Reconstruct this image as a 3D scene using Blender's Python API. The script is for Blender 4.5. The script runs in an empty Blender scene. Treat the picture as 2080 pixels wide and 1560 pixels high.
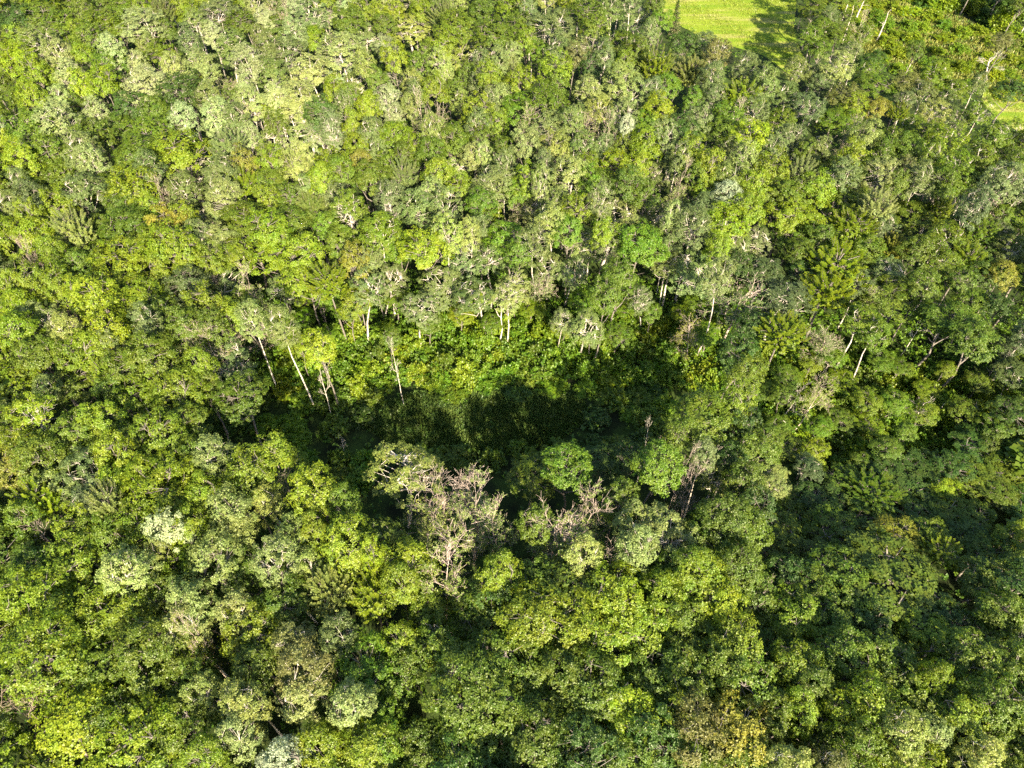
import bpy, math, random
import numpy as np
from mathutils import Vector, Matrix

# ------------------------------------------------------------------ camera, sky, sun
S = bpy.context.scene
COL = S.collection
CAM_H, PITCH, FPX = 72.0, 50.0, 1442.0          # metres, degrees below the horizon, focal length in photo pixels
cam_d = bpy.data.cameras.new('camera')
cam = bpy.data.objects.new('camera', cam_d)
COL.objects.link(cam)
cam_d.sensor_width = 36.0
cam_d.lens = 36.0 * FPX / 2080.0
cam_d.clip_end = 4000.0
cam.location = (0, 0, CAM_H)
cam.rotation_euler = (math.radians(90 - PITCH), 0, 0)
S.camera = cam

SUN_EL, SUN_AZ = math.radians(30.0), math.radians(17.0)   # light travels forward and a little to the left
sun_dir = Vector((math.sin(SUN_AZ) * math.cos(SUN_EL), -math.cos(SUN_AZ) * math.cos(SUN_EL), math.sin(SUN_EL)))
sun_d = bpy.data.lights.new('sun', 'SUN')
sun_d.energy = 5.0
sun_d.angle = math.radians(0.5)
sun_d.color = (1.0, 0.89, 0.66)
sun = bpy.data.objects.new('sun', sun_d)
COL.objects.link(sun)
sun.rotation_euler = sun_dir.to_track_quat('Z', 'Y').to_euler()

W = bpy.data.worlds.new('World')
S.world = W
W.use_nodes = True
wn = W.node_tree
bg = wn.nodes['Background']
sky = wn.nodes.new('ShaderNodeTexSky')
sky.sky_type = 'NISHITA'
sky.sun_disc = False
sky.sun_elevation = SUN_EL
sky.sun_rotation = math.atan2(sun_dir.x, sun_dir.y)
wn.links.new(sky.outputs[0], bg.inputs[0])
bg.inputs[1].default_value = 0.08
S.view_settings.view_transform = 'Standard'
S.view_settings.look = 'None'
S.view_settings.gamma = 1.0
S.view_settings.use_curve_mapping = False
S.view_settings.exposure = 2.45
S.cycles.max_bounces = 6
S.cycles.diffuse_bounces = 3
S.cycles.transmission_bounces = 3
S.cycles.transparent_max_bounces = 4
S.cycles.use_denoising = False
S.cycles.volume_bounces = 0

# ------------------------------------------------------------------ picture <-> place
SP, CP = math.sin(math.radians(PITCH)), math.cos(math.radians(PITCH))
def ray(u, v):
    x, y = (u - 1040.0) / FPX, (780.0 - v) / FPX
    return np.array((x, y * SP + CP, y * CP - SP))
def at(u, v, z):
    d = ray(u, v)
    t = (z - CAM_H) / d[2]
    return np.array((d[0] * t, d[1] * t, z)), t          # t is the depth along the lens axis
def pix(p):
    x, y, z = p[0], p[1], p[2] - CAM_H
    dep = y * CP - z * SP
    return 1040 + FPX * x / dep, 780 - FPX * (y * SP + z * CP) / dep, dep
def inside(poly, u, v):
    c = False
    j = len(poly) - 1
    for i in range(len(poly)):
        (a, b), (p, q) = poly[i], poly[j]
        if (b > v) != (q > v) and u < (p - a) * (v - b) / (q - b) + a:
            c = not c
        j = i
    return c

# ------------------------------------------------------------------ materials
def nmat(name):
    m = bpy.data.materials.new(name)
    m.use_nodes = True
    nt = m.node_tree
    nt.nodes.clear()
    return m, nt, nt.nodes, nt.links

def leaf_material(name, trans=0.40, gloss=0.022, own=None):
    m, nt, N, L = nmat(name)
    out = N.new('ShaderNodeOutputMaterial')
    info = N.new('ShaderNodeObjectInfo')
    att = N.new('ShaderNodeAttribute'); att.attribute_name = 'tone'
    geo = N.new('ShaderNodeNewGeometry')
    noi = N.new('ShaderNodeTexNoise'); noi.inputs['Scale'].default_value = 0.9; noi.inputs['Detail'].default_value = 2
    L.new(geo.outputs['Position'], noi.inputs['Vector'])
    hsv = N.new('ShaderNodeHueSaturation')
    if own is None:
        L.new(info.outputs['Color'], hsv.inputs['Color'])
    else:
        hsv.inputs['Color'].default_value = (*own, 1)
    mh = N.new('ShaderNodeMath'); mh.operation = 'MULTIPLY_ADD'    # hue: young leaves yellower, from noise in the crown
    mh.inputs[1].default_value = -0.075; mh.inputs[2].default_value = 0.553
    L.new(noi.outputs['Fac'], mh.inputs[0])
    ma = N.new('ShaderNodeMath'); ma.operation = 'MULTIPLY_ADD'
    ma.inputs[1].default_value = -0.03
    L.new(att.outputs['Fac'], ma.inputs[0]); L.new(mh.outputs[0], ma.inputs[2])
    L.new(ma.outputs[0], hsv.inputs['Hue'])
    mv = N.new('ShaderNodeMath'); mv.operation = 'MULTIPLY_ADD'
    mv.inputs[1].default_value = 0.5; mv.inputs[2].default_value = 0.75
    L.new(att.outputs['Fac'], mv.inputs[0])
    L.new(mv.outputs[0], hsv.inputs['Value'])
    dif = N.new('ShaderNodeBsdfDiffuse')
    L.new(hsv.outputs[0], dif.inputs['Color'])
    tr = N.new('ShaderNodeBsdfTranslucent')
    tc = N.new('ShaderNodeMix'); tc.data_type = 'RGBA'; tc.blend_type = 'MULTIPLY'
    tc.inputs[0].default_value = 1.0
    L.new(hsv.outputs[0], tc.inputs[6]); tc.inputs[7].default_value = (1.2, 1.3, 0.45, 1)
    L.new(tc.outputs[2], tr.inputs['Color'])
    mx = N.new('ShaderNodeMixShader'); mx.inputs[0].default_value = trans
    L.new(dif.outputs[0], mx.inputs[1]); L.new(tr.outputs[0], mx.inputs[2])
    gl = N.new('ShaderNodeBsdfGlossy'); gl.inputs['Roughness'].default_value = 0.5
    gl.inputs['Color'].default_value = (1.0, 1.0, 0.9, 1)
    m2 = N.new('ShaderNodeMixShader'); m2.inputs[0].default_value = gloss
    L.new(mx.outputs[0], m2.inputs[1]); L.new(gl.outputs[0], m2.inputs[2])
    L.new(m2.outputs[0], out.inputs[0])
    return m

def bark_material(name):
    m, nt, N, L = nmat(name)
    out = N.new('ShaderNodeOutputMaterial')
    info = N.new('ShaderNodeObjectInfo')
    tex = N.new('ShaderNodeTexCoord')
    mp = N.new('ShaderNodeMapping'); mp.inputs['Scale'].default_value = (5, 5, 1.6)
    L.new(tex.outputs['Object'], mp.inputs[0])
    noi = N.new('ShaderNodeTexNoise'); noi.inputs['Scale'].default_value = 1.5; noi.inputs['Detail'].default_value = 4
    L.new(mp.outputs[0], noi.inputs['Vector'])
    ramp = N.new('ShaderNodeValToRGB')
    ramp.color_ramp.elements[0].position = 0.36; ramp.color_ramp.elements[0].color = (0.30, 0.26, 0.22, 1)
    ramp.color_ramp.elements[1].position = 0.52; ramp.color_ramp.elements[1].color = (1, 1, 1, 1)
    L.new(noi.outputs['Fac'], ramp.inputs[0])
    mul = N.new('ShaderNodeMix'); mul.data_type = 'RGBA'; mul.blend_type = 'MULTIPLY'; mul.inputs[0].default_value = 1
    L.new(info.outputs['Color'], mul.inputs[6]); L.new(ramp.outputs[0], mul.inputs[7])
    b = N.new('ShaderNodeBsdfPrincipled'); b.inputs['Roughness'].default_value = 0.85
    L.new(mul.outputs[2], b.inputs['Base Color'])
    L.new(b.outputs[0], out.inputs[0])
    return m

def ground_material(name, c0, c1, c2, scale, streak=None):
    m, nt, N, L = nmat(name)
    out = N.new('ShaderNodeOutputMaterial')
    geo = N.new('ShaderNodeNewGeometry')
    mp = N.new('ShaderNodeMapping')
    if streak:
        mp.inputs['Rotation'].default_value = (0, 0, streak)
        mp.inputs['Scale'].default_value = (0.25, 1.6, 1)
    L.new(geo.outputs['Position'], mp.inputs[0])
    n1 = N.new('ShaderNodeTexNoise'); n1.inputs['Scale'].default_value = scale; n1.inputs['Detail'].default_value = 8
    L.new(mp.outputs[0], n1.inputs['Vector'])
    n2 = N.new('ShaderNodeTexNoise'); n2.inputs['Scale'].default_value = 7.0; n2.inputs['Detail'].default_value = 5
    L.new(geo.outputs['Position'], n2.inputs['Vector'])
    r = N.new('ShaderNodeValToRGB')
    r.color_ramp.elements[0].position = 0.33; r.color_ramp.elements[0].color = (*c0, 1)
    r.color_ramp.elements[1].position = 0.68; r.color_ramp.elements[1].color = (*c2, 1)
    e = r.color_ramp.elements.new(0.5); e.color = (*c1, 1)
    ad = N.new('ShaderNodeMath'); ad.operation = 'MULTIPLY_ADD'; ad.inputs[1].default_value = 0.5
    L.new(n2.outputs['Fac'], ad.inputs[0])
    sb = N.new('ShaderNodeMath'); sb.operation = 'SUBTRACT'; sb.inputs[1].default_value = 0.25
    L.new(n1.outputs['Fac'], sb.inputs[0]); L.new(sb.outputs[0], ad.inputs[2])
    L.new(ad.outputs[0], r.inputs[0])
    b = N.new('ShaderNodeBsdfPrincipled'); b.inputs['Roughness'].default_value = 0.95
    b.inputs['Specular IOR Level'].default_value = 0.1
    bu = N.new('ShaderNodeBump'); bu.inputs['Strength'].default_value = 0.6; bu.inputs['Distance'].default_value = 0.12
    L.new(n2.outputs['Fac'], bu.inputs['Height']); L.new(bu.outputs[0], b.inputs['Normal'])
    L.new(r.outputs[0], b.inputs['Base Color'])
    L.new(b.outputs[0], out.inputs[0])
    return m

M_LEAF = leaf_material('leaf')
M_FINE = leaf_material('leaf_matt', trans=0.34, gloss=0.018)
M_UNDER = leaf_material('undergrowth_leaf', trans=0.42, gloss=0.018)
M_BARK = bark_material('bark')
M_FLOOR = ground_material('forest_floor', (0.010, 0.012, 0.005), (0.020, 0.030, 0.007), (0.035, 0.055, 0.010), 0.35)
M_MEADOW = ground_material('meadow_turf', (0.085, 0.150, 0.010), (0.140, 0.185, 0.012), (0.24, 0.21, 0.08), 0.25, streak=0.75)
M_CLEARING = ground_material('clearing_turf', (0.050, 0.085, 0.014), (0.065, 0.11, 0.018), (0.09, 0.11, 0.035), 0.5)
M_BLADE = leaf_material('grass_blade', trans=0.3, gloss=0.03)

# linear base colours of the foliage
TINT = {
    'dg': (0.044, 0.082, 0.010), 'g': (0.078, 0.118, 0.008), 'yg': (0.124, 0.172, 0.007), 'ly': (0.170, 0.218, 0.007),
    'gg': (0.096, 0.128, 0.036), 'pg': (0.155, 0.188, 0.046), 'or': (0.165, 0.165, 0.018), 'wh': (0.27, 0.30, 0.17),
    'vp': (0.180, 0.215, 0.080), 'og': (0.110, 0.115, 0.025), 'dgg': (0.062, 0.088, 0.027), 'br': (0.11, 0.075, 0.04), 'bg': (0.088, 0.152, 0.008)}  # palest sage has the sun's hot-spot glow mixed into the leaf colour
TINT_WORD = {'dg': 'dark green', 'g': 'green', 'yg': 'yellow-green', 'ly': 'lime yellow', 'gg': 'grey-green', 'pg': 'pale sage',
             'or': 'orange-tinged', 'wh': 'silvery white', 'vp': 'very pale', 'og': 'olive', 'dgg': 'dusky green', 'br': 'brown', 'bg': 'vivid green'}
BARK = {'grey': (0.13, 0.11, 0.09), 'white': (0.42, 0.37, 0.31), 'pink': (0.40, 0.31, 0.26), 'brown': (0.27, 0.20, 0.145)}

# ------------------------------------------------------------------ geometry tools
def unit(a):
    return a / np.maximum(np.linalg.norm(a, axis=-1, keepdims=True), 1e-9)

def to_mesh(name, V, F4, mats, mat_idx=None, tone=None, smooth=False):
    me = bpy.data.meshes.new(name)
    V = np.asarray(V, np.float32)
    F4 = np.asarray(F4, np.int32)
    me.vertices.add(len(V)); me.vertices.foreach_set('co', V.ravel())
    me.loops.add(F4.size); me.loops.foreach_set('vertex_index', F4.ravel())
    me.polygons.add(len(F4))
    me.polygons.foreach_set('loop_start', np.arange(0, F4.size, F4.shape[1], dtype=np.int32))
    if mat_idx is not None:
        me.polygons.foreach_set('material_index', np.asarray(mat_idx, np.int32))
    for m in mats:
        me.materials.append(m)
    if tone is not None:
        a = me.attributes.new('tone', 'FLOAT', 'POINT')
        a.data.foreach_set('value', np.asarray(tone, np.float32))
    me.update(calc_edges=True)
    if smooth:
        me.polygons.foreach_set('use_smooth', np.ones(len(F4), bool))
    return me

def seg_geo(segs, sides=4):
    """tapered tubes: segs rows are x0 y0 z0 x1 y1 z1 r0 r1"""
    s = np.asarray(segs, float)
    P0, P1, R0, R1 = s[:, :3], s[:, 3:6], s[:, 6], s[:, 7]
    d = unit(P1 - P0)
    ref = np.where(np.abs(d[:, 2:3]) > 0.9, np.array([[1.0, 0, 0]]), np.array([[0, 0, 1.0]]))
    a = unit(np.cross(d, ref)); b = np.cross(d, a)
    th = np.arange(sides) * 2 * math.pi / sides
    ring = a[:, None, :] * np.cos(th)[None, :, None] + b[:, None, :] * np.sin(th)[None, :, None]
    V = np.concatenate([P0[:, None] + ring * R0[:, None, None], P1[:, None] + ring * R1[:, None, None]], 1)
    n = len(s)
    base = (np.arange(n) * 2 * sides)[:, None, None]
    k = np.arange(sides); k2 = (k + 1) % sides
    F = np.stack([k, k2, k2 + sides, k + sides], 1)[None] + base
    return V.reshape(-1, 3), F.reshape(-1, 4)

def leaf_geo(rng, P, D, Nn, size, width=0.34, tone=None):
    n = len(P)
    D = unit(D); side = unit(np.cross(D, Nn)); Nn = np.cross(side, D)
    s = size[:, None]
    mid = P + D * s * 0.5 - Nn * s * 0.06
    V = np.stack([P, mid - side * s * width + Nn * s * 0.10, P + D * s - Nn * s * 0.08, mid + side * s * width + Nn * s * 0.10], 1)
    F = np.arange(n * 4).reshape(n, 4)
    t = rng.random(n) if tone is None else tone
    return V.reshape(-1, 3), F, np.repeat(t, 4)

def sprigs(rng, C, A, per, size, jitter=0.35, droop=0.0):
    """little rosettes of leaves at C opening along the axis A"""
    n = len(C)
    A = unit(A)
    ref = unit(rng.normal(size=(n, 3)))
    a = unit(np.cross(A, ref)); b = np.cross(A, a)
    th = (np.arange(per)[None] * 2 * math.pi / per + rng.random((n, 1)) * 6.28 + rng.normal(0, jitter, (n, per)))
    el = rng.normal(0.35, 0.25, (n, per))
    rad = a[:, None] * np.cos(th)[..., None] + b[:, None] * np.sin(th)[..., None]
    D = rad * np.cos(el)[..., None] + A[:, None] * np.sin(el)[..., None]
    D[..., 2] -= droop
    Nn = A[:, None] + rng.normal(0, jitter, (n, per, 3)) * 0.8
    P = np.repeat(C[:, None], per, 1) + rng.normal(0, 0.03, (n, per, 3))
    sz = size * rng.uniform(0.7, 1.25, (n, per))
    tone = np.clip(rng.normal(0.5, 0.2, (n, 1)) + rng.normal(0, 0.12, (n, per)), 0, 1)
    return P.reshape(-1, 3), D.reshape(-1, 3), Nn.reshape(-1, 3), sz.ravel(), tone.ravel()

def dome_points(rng, n, up=0.15):
    v = rng.normal(size=(n * 3, 3)); v = unit(v)
    v = v[v[:, 2] > -up][:n]
    return v

def polyline(segs, pts, radii):
    for i in range(len(pts) - 1):
        segs.append([*pts[i], *pts[i + 1], radii[i], radii[i + 1]])

# ------------------------------------------------------------------ leafy trees
def clumpy_tree(seed, H, R, HV, n_clump, rc, n_sprig, per, leaf, fork=0.45, bark_r=0.16, limbs=7, flat=0.7, airy=0.0, low=-0.35, fine=False, lr=0.55):
    rng = np.random.default_rng(seed)
    CZ = H - HV
    # clump centres spread over an uneven crown
    lob = rng.normal(size=(6, 3)); lob = unit(lob); lobw = rng.uniform(-0.25, 0.22, 6)
    dirs = unit(rng.normal(size=(n_clump * 4, 3)))
    dirs = dirs[dirs[:, 2] > low]
    pick = [dirs[0]]
    mind = math.sqrt(2.6 * math.pi / n_clump) * 0.75
    for d in dirs[1:]:
        if len(pick) >= n_clump: break
        if min(np.linalg.norm(d - q) for q in pick[-60:]) > mind * 0.6: pick.append(d)
    dirs = np.array(pick)
    n = len(dirs)
    shell = 1 + (np.maximum(dirs @ lob.T, 0) ** 3 * lobw).sum(1)
    rr = shell * np.where(rng.random(n) < 0.30, rng.uniform(0.35, 0.75, n), rng.uniform(0.78, 1.08, n))
    C = dirs * rr[:, None] * np.array([R, R, HV]) + np.array([0, 0, CZ])
    # wood
    segs = []
    zf = H * fork
    wob = rng.normal(0, 0.30, (4, 2)); wob[0] = 0
    tz = np.linspace(0, CZ + HV * 0.45, 6)
    tx = np.interp(tz, np.linspace(0, tz[-1], 4), wob[:, 0]); ty = np.interp(tz, np.linspace(0, tz[-1], 4), wob[:, 1])
    tr = np.linspace(bark_r, bark_r * 0.25, 6)
    T = np.stack([tx, ty, tz], 1)
    polyline(segs, T, tr)
    limb_t = []
    for k in range(limbs):
        th = k * 2.4 + rng.random()
        z0 = rng.uniform(zf, CZ + 0.1 * HV)
        p0 = np.array([np.interp(z0, tz, tx), np.interp(z0, tz, ty), z0])
        e = np.array([math.cos(th) * R * 0.6, math.sin(th) * R * 0.6, min(z0 + rng.uniform(0.5, 1.1) * HV, CZ + HV * 0.6) ]) * 1.0
        mid = (p0 + e) / 2 + np.array([0, 0, -0.12 * HV]) + rng.normal(0, 0.12, 3)
        r0 = bark_r * lr
        polyline(segs, [p0, mid, e], [r0, r0 * 0.7, r0 * 0.35])
        limb_t += [mid, e, (mid + e) / 2]
    limb_t = np.array(limb_t + list(T[3:]))
    for c in C:
        dd = np.linalg.norm(limb_t - c, axis=1) + np.maximum(limb_t[:, 2] - c[2], 0) * 1.5
        j = limb_t[int(np.argmin(dd))]
        m = (j + c) / 2 + rng.normal(0, 0.08, 3)
        polyline(segs, [j, m, c], [bark_r * lr * 0.38, bark_r * lr * 0.26, bark_r * lr * 0.12])
    wv, wf = seg_geo(segs, 5)
    wood = to_mesh('trunk', wv, wf, [M_BARK], smooth=True)
    # leaves
    up = np.array([0, 0, 1.0])
    AX = unit(dirs * 0.75 + up * 0.75)
    Ps, As = [], []
    for c, ax in zip(C, AX):
        if rng.random() < airy * 0.5: continue
        r = rc * rng.uniform(0.65, 1.3)
        ns = int(n_sprig * rng.uniform(0.7, 1.3))
        v = unit(rng.normal(size=(ns, 3)) + ax * 0.75)
        q = v * (r * rng.uniform(0.45, 1.05, (ns, 1)))
        q[:, 2] *= flat
        Ps.append(c + q); As.append(unit(v * 0.55 + ax * 0.75))
    P = np.concatenate(Ps); A = np.concatenate(As)
    lp, ld, ln, ls, lt = sprigs(rng, P, A, per, leaf)
    V, F, t = leaf_geo(rng, lp, ld, ln, ls, tone=lt)
    crown = to_mesh('crown', V, F, [M_FINE if fine else M_LEAF], tone=t)
    return [('trunk', wood), ('crown', crown)]

def plume_tree(seed, H, R, HV, n_shoot, slen, n_leaf, leaf, bark_r=0.13, width=0.24, up=0.9):
    """crown of long upright shoots lined with leaves, fanning out like a fountain"""
    rng = np.random.default_rng(seed)
    CZ = H - HV
    dirs = dome_points(rng, n_shoot, up=0.1)
    segs = []
    T = np.array([[0, 0, 0], [0.1, 0.05, H * 0.35], [0.0, 0.1, CZ - HV * 0.2], [0, 0, CZ + 0.3 * HV]])
    polyline(segs, T, [bark_r, bark_r * 0.8, bark_r * 0.55, bark_r * 0.25])
    P, D, Nn, Sz, Tn = [], [], [], [], []
    for d in dirs:
        d = d * rng.uniform(0.75, 1.12)
        tip = np.array([d[0] * R, d[1] * R, CZ + d[2] * HV])
        ax = unit(np.array([d[0] * 0.8, d[1] * 0.8, up + d[2] * 0.6]) + rng.normal(0, 0.12, 3))
        ln = slen * rng.uniform(0.65, 1.25)
        root = tip - ax * ln
        hub = T[2] + (T[3] - T[2]) * rng.random()
        polyline(segs, [hub, root * 0.8 + hub * 0.2, root, tip], [bark_r * 0.3, bark_r * 0.22, bark_r * 0.16, bark_r * 0.05])
        k = n_leaf
        tt = (np.arange(k) + rng.random(k)) / k
        pos = root + ax * ln * (0.08 + 0.95 * tt[:, None])
        s1 = unit(np.cross(ax, rng.normal(size=3))); s2 = np.cross(ax, s1)
        th = np.arange(k) * 2.4 + rng.normal(0, 0.3, k)
        rad = s1 * np.cos(th)[:, None] + s2 * np.sin(th)[:, None]
        dd = unit(rad * 0.9 + ax * 0.55 + np.array([0, 0, -0.12]))
        P.append(pos); D.append(dd)
        Nn.append(ax * 0.8 + np.array([0, 0, 0.7]) + rng.normal(0, 0.25, (k, 3)))
        Sz.append(leaf * (1.15 - 0.5 * tt) * rng.uniform(0.8, 1.2, k))
        Tn.append(np.clip(0.35 + 0.4 * tt + rng.normal(0, 0.12, k), 0, 1))
    # inner filling so that the crown has a body
    n = n_shoot * 4
    v = dome_points(rng, n, up=0.45)
    v = v * rng.uniform(0.35, 0.85, (len(v), 1))
    C = v * np.array([R, R, HV]) * 0.9 + np.array([0, 0, CZ - 0.1 * HV])
    lp, ld, ln_, ls, lt = sprigs(rng, C, unit(v + np.array([0, 0, 0.8])), 5, leaf)
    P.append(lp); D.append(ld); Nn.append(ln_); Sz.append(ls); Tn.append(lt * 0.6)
    V, F, t = leaf_geo(rng, np.concatenate(P), np.concatenate(D), np.concatenate(Nn), np.concatenate(Sz), width=width, tone=np.concatenate(Tn))
    wv, wf = seg_geo(segs, 5)
    return [('trunk', to_mesh('trunk', wv, wf, [M_BARK], smooth=True)), ('crown', to_mesh('crown', V, F, [M_LEAF], tone=t))]

# ------------------------------------------------------------------ bare and half-bare trees
def grow(rng, segs, tips, p, d, ln, r, depth, spread, upw, tr=0.62, kids=(2, 4), rmin=0.014):
    n = 3
    pts = [p]; dd = d
    for i in range(n):
        dd = unit(dd + rng.normal(0, 0.10, 3) + np.array([0, 0, upw]))
        pts.append(pts[-1] + dd * ln / n)
    r1 = r * tr
    polyline(segs, pts, list(np.linspace(r, r1, n + 1)))
    if depth == 0:
        tips.append((pts[-1], dd)); tips.append((pts[-2], dd))
        return
    k = rng.integers(kids[0], kids[1] + 1)
    for j in range(k):
        q = pts[-1] if j < 2 else pts[rng.integers(1, n)]
        perp = unit(np.cross(dd, rng.normal(size=3)))
        nd = unit(dd + perp * rng.uniform(spread * 0.6, spread * 1.3))
        grow(rng, segs, tips, q, nd, ln * rng.uniform(0.6, 0.88), max(r1 * rng.uniform(0.6, 0.85), rmin), depth - 1, spread, upw, tr, kids, rmin)

def bare_tree(seed, H, R, trunk_frac=0.5, limbs=5, depth=4, r0=0.15, leaves=0, spread=0.6, upw=0.05, lean=0.0, broken=False, twig_kids=(2, 4)):
    rng = np.random.default_rng(seed)
    parts = []
    segs = []
    zt = H * (0.86 if broken else 0.72)
    zs = np.linspace(0, zt, 7)
    w = np.cumsum(rng.normal(0, 0.09, (7, 2)), 0); w[0] = 0
    T = np.stack([w[:, 0], w[:, 1], zs], 1)
    rad = np.linspace(r0, r0 * 0.42, 7)
    polyline(segs, T, rad)
    wv, wf = seg_geo(segs, 7)
    parts.append(('trunk', to_mesh('trunk', wv, wf, [M_BARK], smooth=True)))
    tips_all = []
    for k in range(limbs):
        th = k * 2.4 + rng.random() * 0.8
        f = trunk_frac + (1 - trunk_frac) * (k + 0.5 * rng.random()) / limbs
        z0 = min(f * H * 0.72, zt * 0.99) if k < limbs - 1 else zt
        p0 = np.array([np.interp(z0, zs, T[:, 0]), np.interp(z0, zs, T[:, 1]), z0])
        out = 0.9 if k < limbs - 1 else 0.15
        d = unit(np.array([math.cos(th) * out, math.sin(th) * out, rng.uniform(0.5, 0.95)]))
        L = (H - z0) * 0.45 if k == limbs - 1 else R * rng.uniform(0.45, 0.7)
        ss, tips = [], []
        grow(rng, ss, tips, p0, d, L, np.interp(z0, zs, rad) * (0.95 if k == limbs - 1 else 0.55), depth, spread, upw, kids=twig_kids)
        a = np.array(ss)
        ctr = np.array([0, 0, H * 0.75])
        wv, wf = seg_geo(ss, 3 if depth > 3 else 4)
        parts.append(('limb', to_mesh('limb', wv, wf, [M_BARK], smooth=True)))
        tips_all += tips
    if leaves > 0:
        sel = [t for t in tips_all if rng.random() < leaves]
        if sel:
            C = np.repeat(np.array([t[0] for t in sel]), 2, 0) + rng.normal(0, 0.10, (len(sel) * 2, 3))
            A = np.repeat(np.array([t[1] for t in sel]), 2, 0) + np.array([0, 0, 0.6])
            lp, ld, ln, ls, lt = sprigs(rng, C, A, 4, 0.125)
            V, F, t = leaf_geo(rng, lp, ld, ln, ls, tone=lt)
            parts.append(('crown', to_mesh('crown', V, F, [M_FINE], tone=t)))
    return parts

def spruce_tree(seed, H, R):
    rng = np.random.default_rng(seed)
    segs = []; polyline(segs, [np.zeros(3), np.array([0, 0, H * 0.98])], [0.13, 0.02])
    P, D = [], []
    for z in np.linspace(H * 0.12, H * 0.97, 34):
        rr = R * (1 - z / H) ** 0.85 + 0.08
        k = 9
        for j in range(k):
            th = rng.random() * 6.28
            e = np.array([math.cos(th), math.sin(th), -0.25])
            segs.append([0, 0, z, *(np.array([0, 0, z]) + e * rr), 0.03, 0.01])
            m = int(6 + rr * 12)
            t = rng.random(m)[:, None]
            P.append(np.array([0, 0, z]) + e * rr * t + rng.normal(0, 0.05, (m, 3)))
            D.append(unit(e + rng.normal(0, 0.5, (m, 3))))
    P = np.concatenate(P); D = np.concatenate(D)
    V, F, t = leaf_geo(rng, P, D, np.tile([0, 0, 1.0], (len(P), 1)) + rng.normal(0, 0.3, (len(P), 3)), rng.uniform(0.16, 0.3, len(P)), width=0.2)
    wv, wf = seg_geo(segs, 4)
    return [('trunk', to_mesh('trunk', wv, wf, [M_BARK])), ('crown', to_mesh('crown', V, F, [M_LEAF], tone=t))]

def shrub(seed, R, H, n_clump, leaf, n_sprig=16):
    rng = np.random.default_rng(seed)
    dirs = dome_points(rng, n_clump, up=0.05)
    C = dirs * np.array([R, R, H]) * rng.uniform(0.5, 1.0, (len(dirs), 1))
    C[:, 2] = np.maximum(C[:, 2], 0.12)
    segs = [[0, 0, 0, *c, 0.03, 0.012] for c in C]
    Ps, As = [], []
    for c, d in zip(C, dirs):
        v = unit(rng.normal(size=(n_sprig, 3)) + unit(d + np.array([0, 0, 0.7])) * 0.7)
        q = v * rng.uniform(0.15, 0.42, (n_sprig, 1)) * R * 0.75
        Ps.append(c + q); As.append(v * 0.4 + np.array([0, 0, 0.8]))
    P = np.concatenate(Ps); P[:, 2] = np.maximum(P[:, 2], 0.05)
    lp, ld, ln, ls, lt = sprigs(rng, P, np.concatenate(As), 5, leaf)
    V, F, t = leaf_geo(rng, lp, ld, ln, ls, tone=lt)
    wv, wf = seg_geo(segs, 4)
    nv = len(wv)
    me = to_mesh('shrub', np.concatenate([wv, V]), np.concatenate([wf, F + nv]), [M_BARK, M_UNDER],
                 mat_idx=np.concatenate([np.zeros(len(wf)), np.ones(len(F))]), tone=np.concatenate([np.zeros(nv), t]))
    return [('shrub', me)]

LIB = {
    'M': [clumpy_tree(10 + i, 16.0, 2.3, 3.0, 64, 0.60, 40, 5, 0.140, flat=0.75) for i in range(7)],
    'L': [clumpy_tree(30 + i, 15.5, 2.35, 2.9, 76, 0.55, 40, 5, 0.134, flat=0.68) for i in range(7)],
    'O': [clumpy_tree(40 + i, 15.5, 2.3, 2.9, 88, 0.46, 26, 5, 0.145, flat=0.85) for i in range(6)],
    'A': [clumpy_tree(70 + i, 17.0, 1.9, 3.4, 110, 0.36, 24, 4, 0.135, fork=0.6, bark_r=0.13, limbs=7, flat=0.9, airy=0.22, low=-0.6, fine=True, lr=0.30) for i in range(5)] +
         [clumpy_tree(90 + i, 17.0, 2.1, 3.4, 96, 0.36, 24, 4, 0.135, fork=0.5, bark_r=0.15, limbs=6, flat=0.9, airy=0.45, low=-0.5, fine=True, lr=0.55) for i in range(4)],
    'F': [plume_tree(100 + i, 16.0, 2.3, 3.2, 84, 1.3, 52, 0.20, width=0.3) for i in range(4)],
    'W': [plume_tree(120 + i, 15.0, 1.9, 3.0, 150, 1.2, 54, 0.15, width=0.36, up=1.1) for i in range(2)],
    'D': [bare_tree(140 + i, 16.0, 2.2, 0.58, 8, 4, 0.14, leaves=0.5, spread=0.85, upw=0.10, twig_kids=(3, 3)) for i in range(5)],
    'Z': [bare_tree(240 + i, 15.0, 2.4, 0.5, 6, 4, 0.15, leaves=0, spread=0.8, upw=0.06, twig_kids=(3, 3)) for i in range(3)],
    'X': [bare_tree(160 + i, 13.0, 1.9, 0.55, 5, 3, 0.14, leaves=0, spread=0.6, upw=0.03, twig_kids=(3, 3)) for i in range(4)],
    'N': [bare_tree(180 + i, 11.0, 1.3, 0.4, 4, 1, 0.14, leaves=0, spread=0.6, upw=0.0, broken=True, twig_kids=(1, 2)) for i in range(3)],
    'P': [spruce_tree(190, 9.0, 1.6)],
    'H': [shrub(200 + i, 1.0, 1.0, 26, 0.15) for i in range(6)],
}
NOM = {'M': (16.0, 2.5, 0.82), 'L': (15.5, 2.5, 0.82), 'O': (15.5, 2.5, 0.82), 'A': (17.0, 2.05, 0.80), 'F': (16.0, 2.5, 0.82), 'W': (15.0, 2.1, 0.80),
       'D': (16.0, 2.2, 0.80), 'X': (13.0, 1.9, 0.78), 'Z': (15.0, 2.4, 0.78), 'N': (11.0, 1.3, 0.6), 'P': (9.0, 1.6, 0.5), 'H': (1.2, 1.15, 0.5)}
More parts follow.
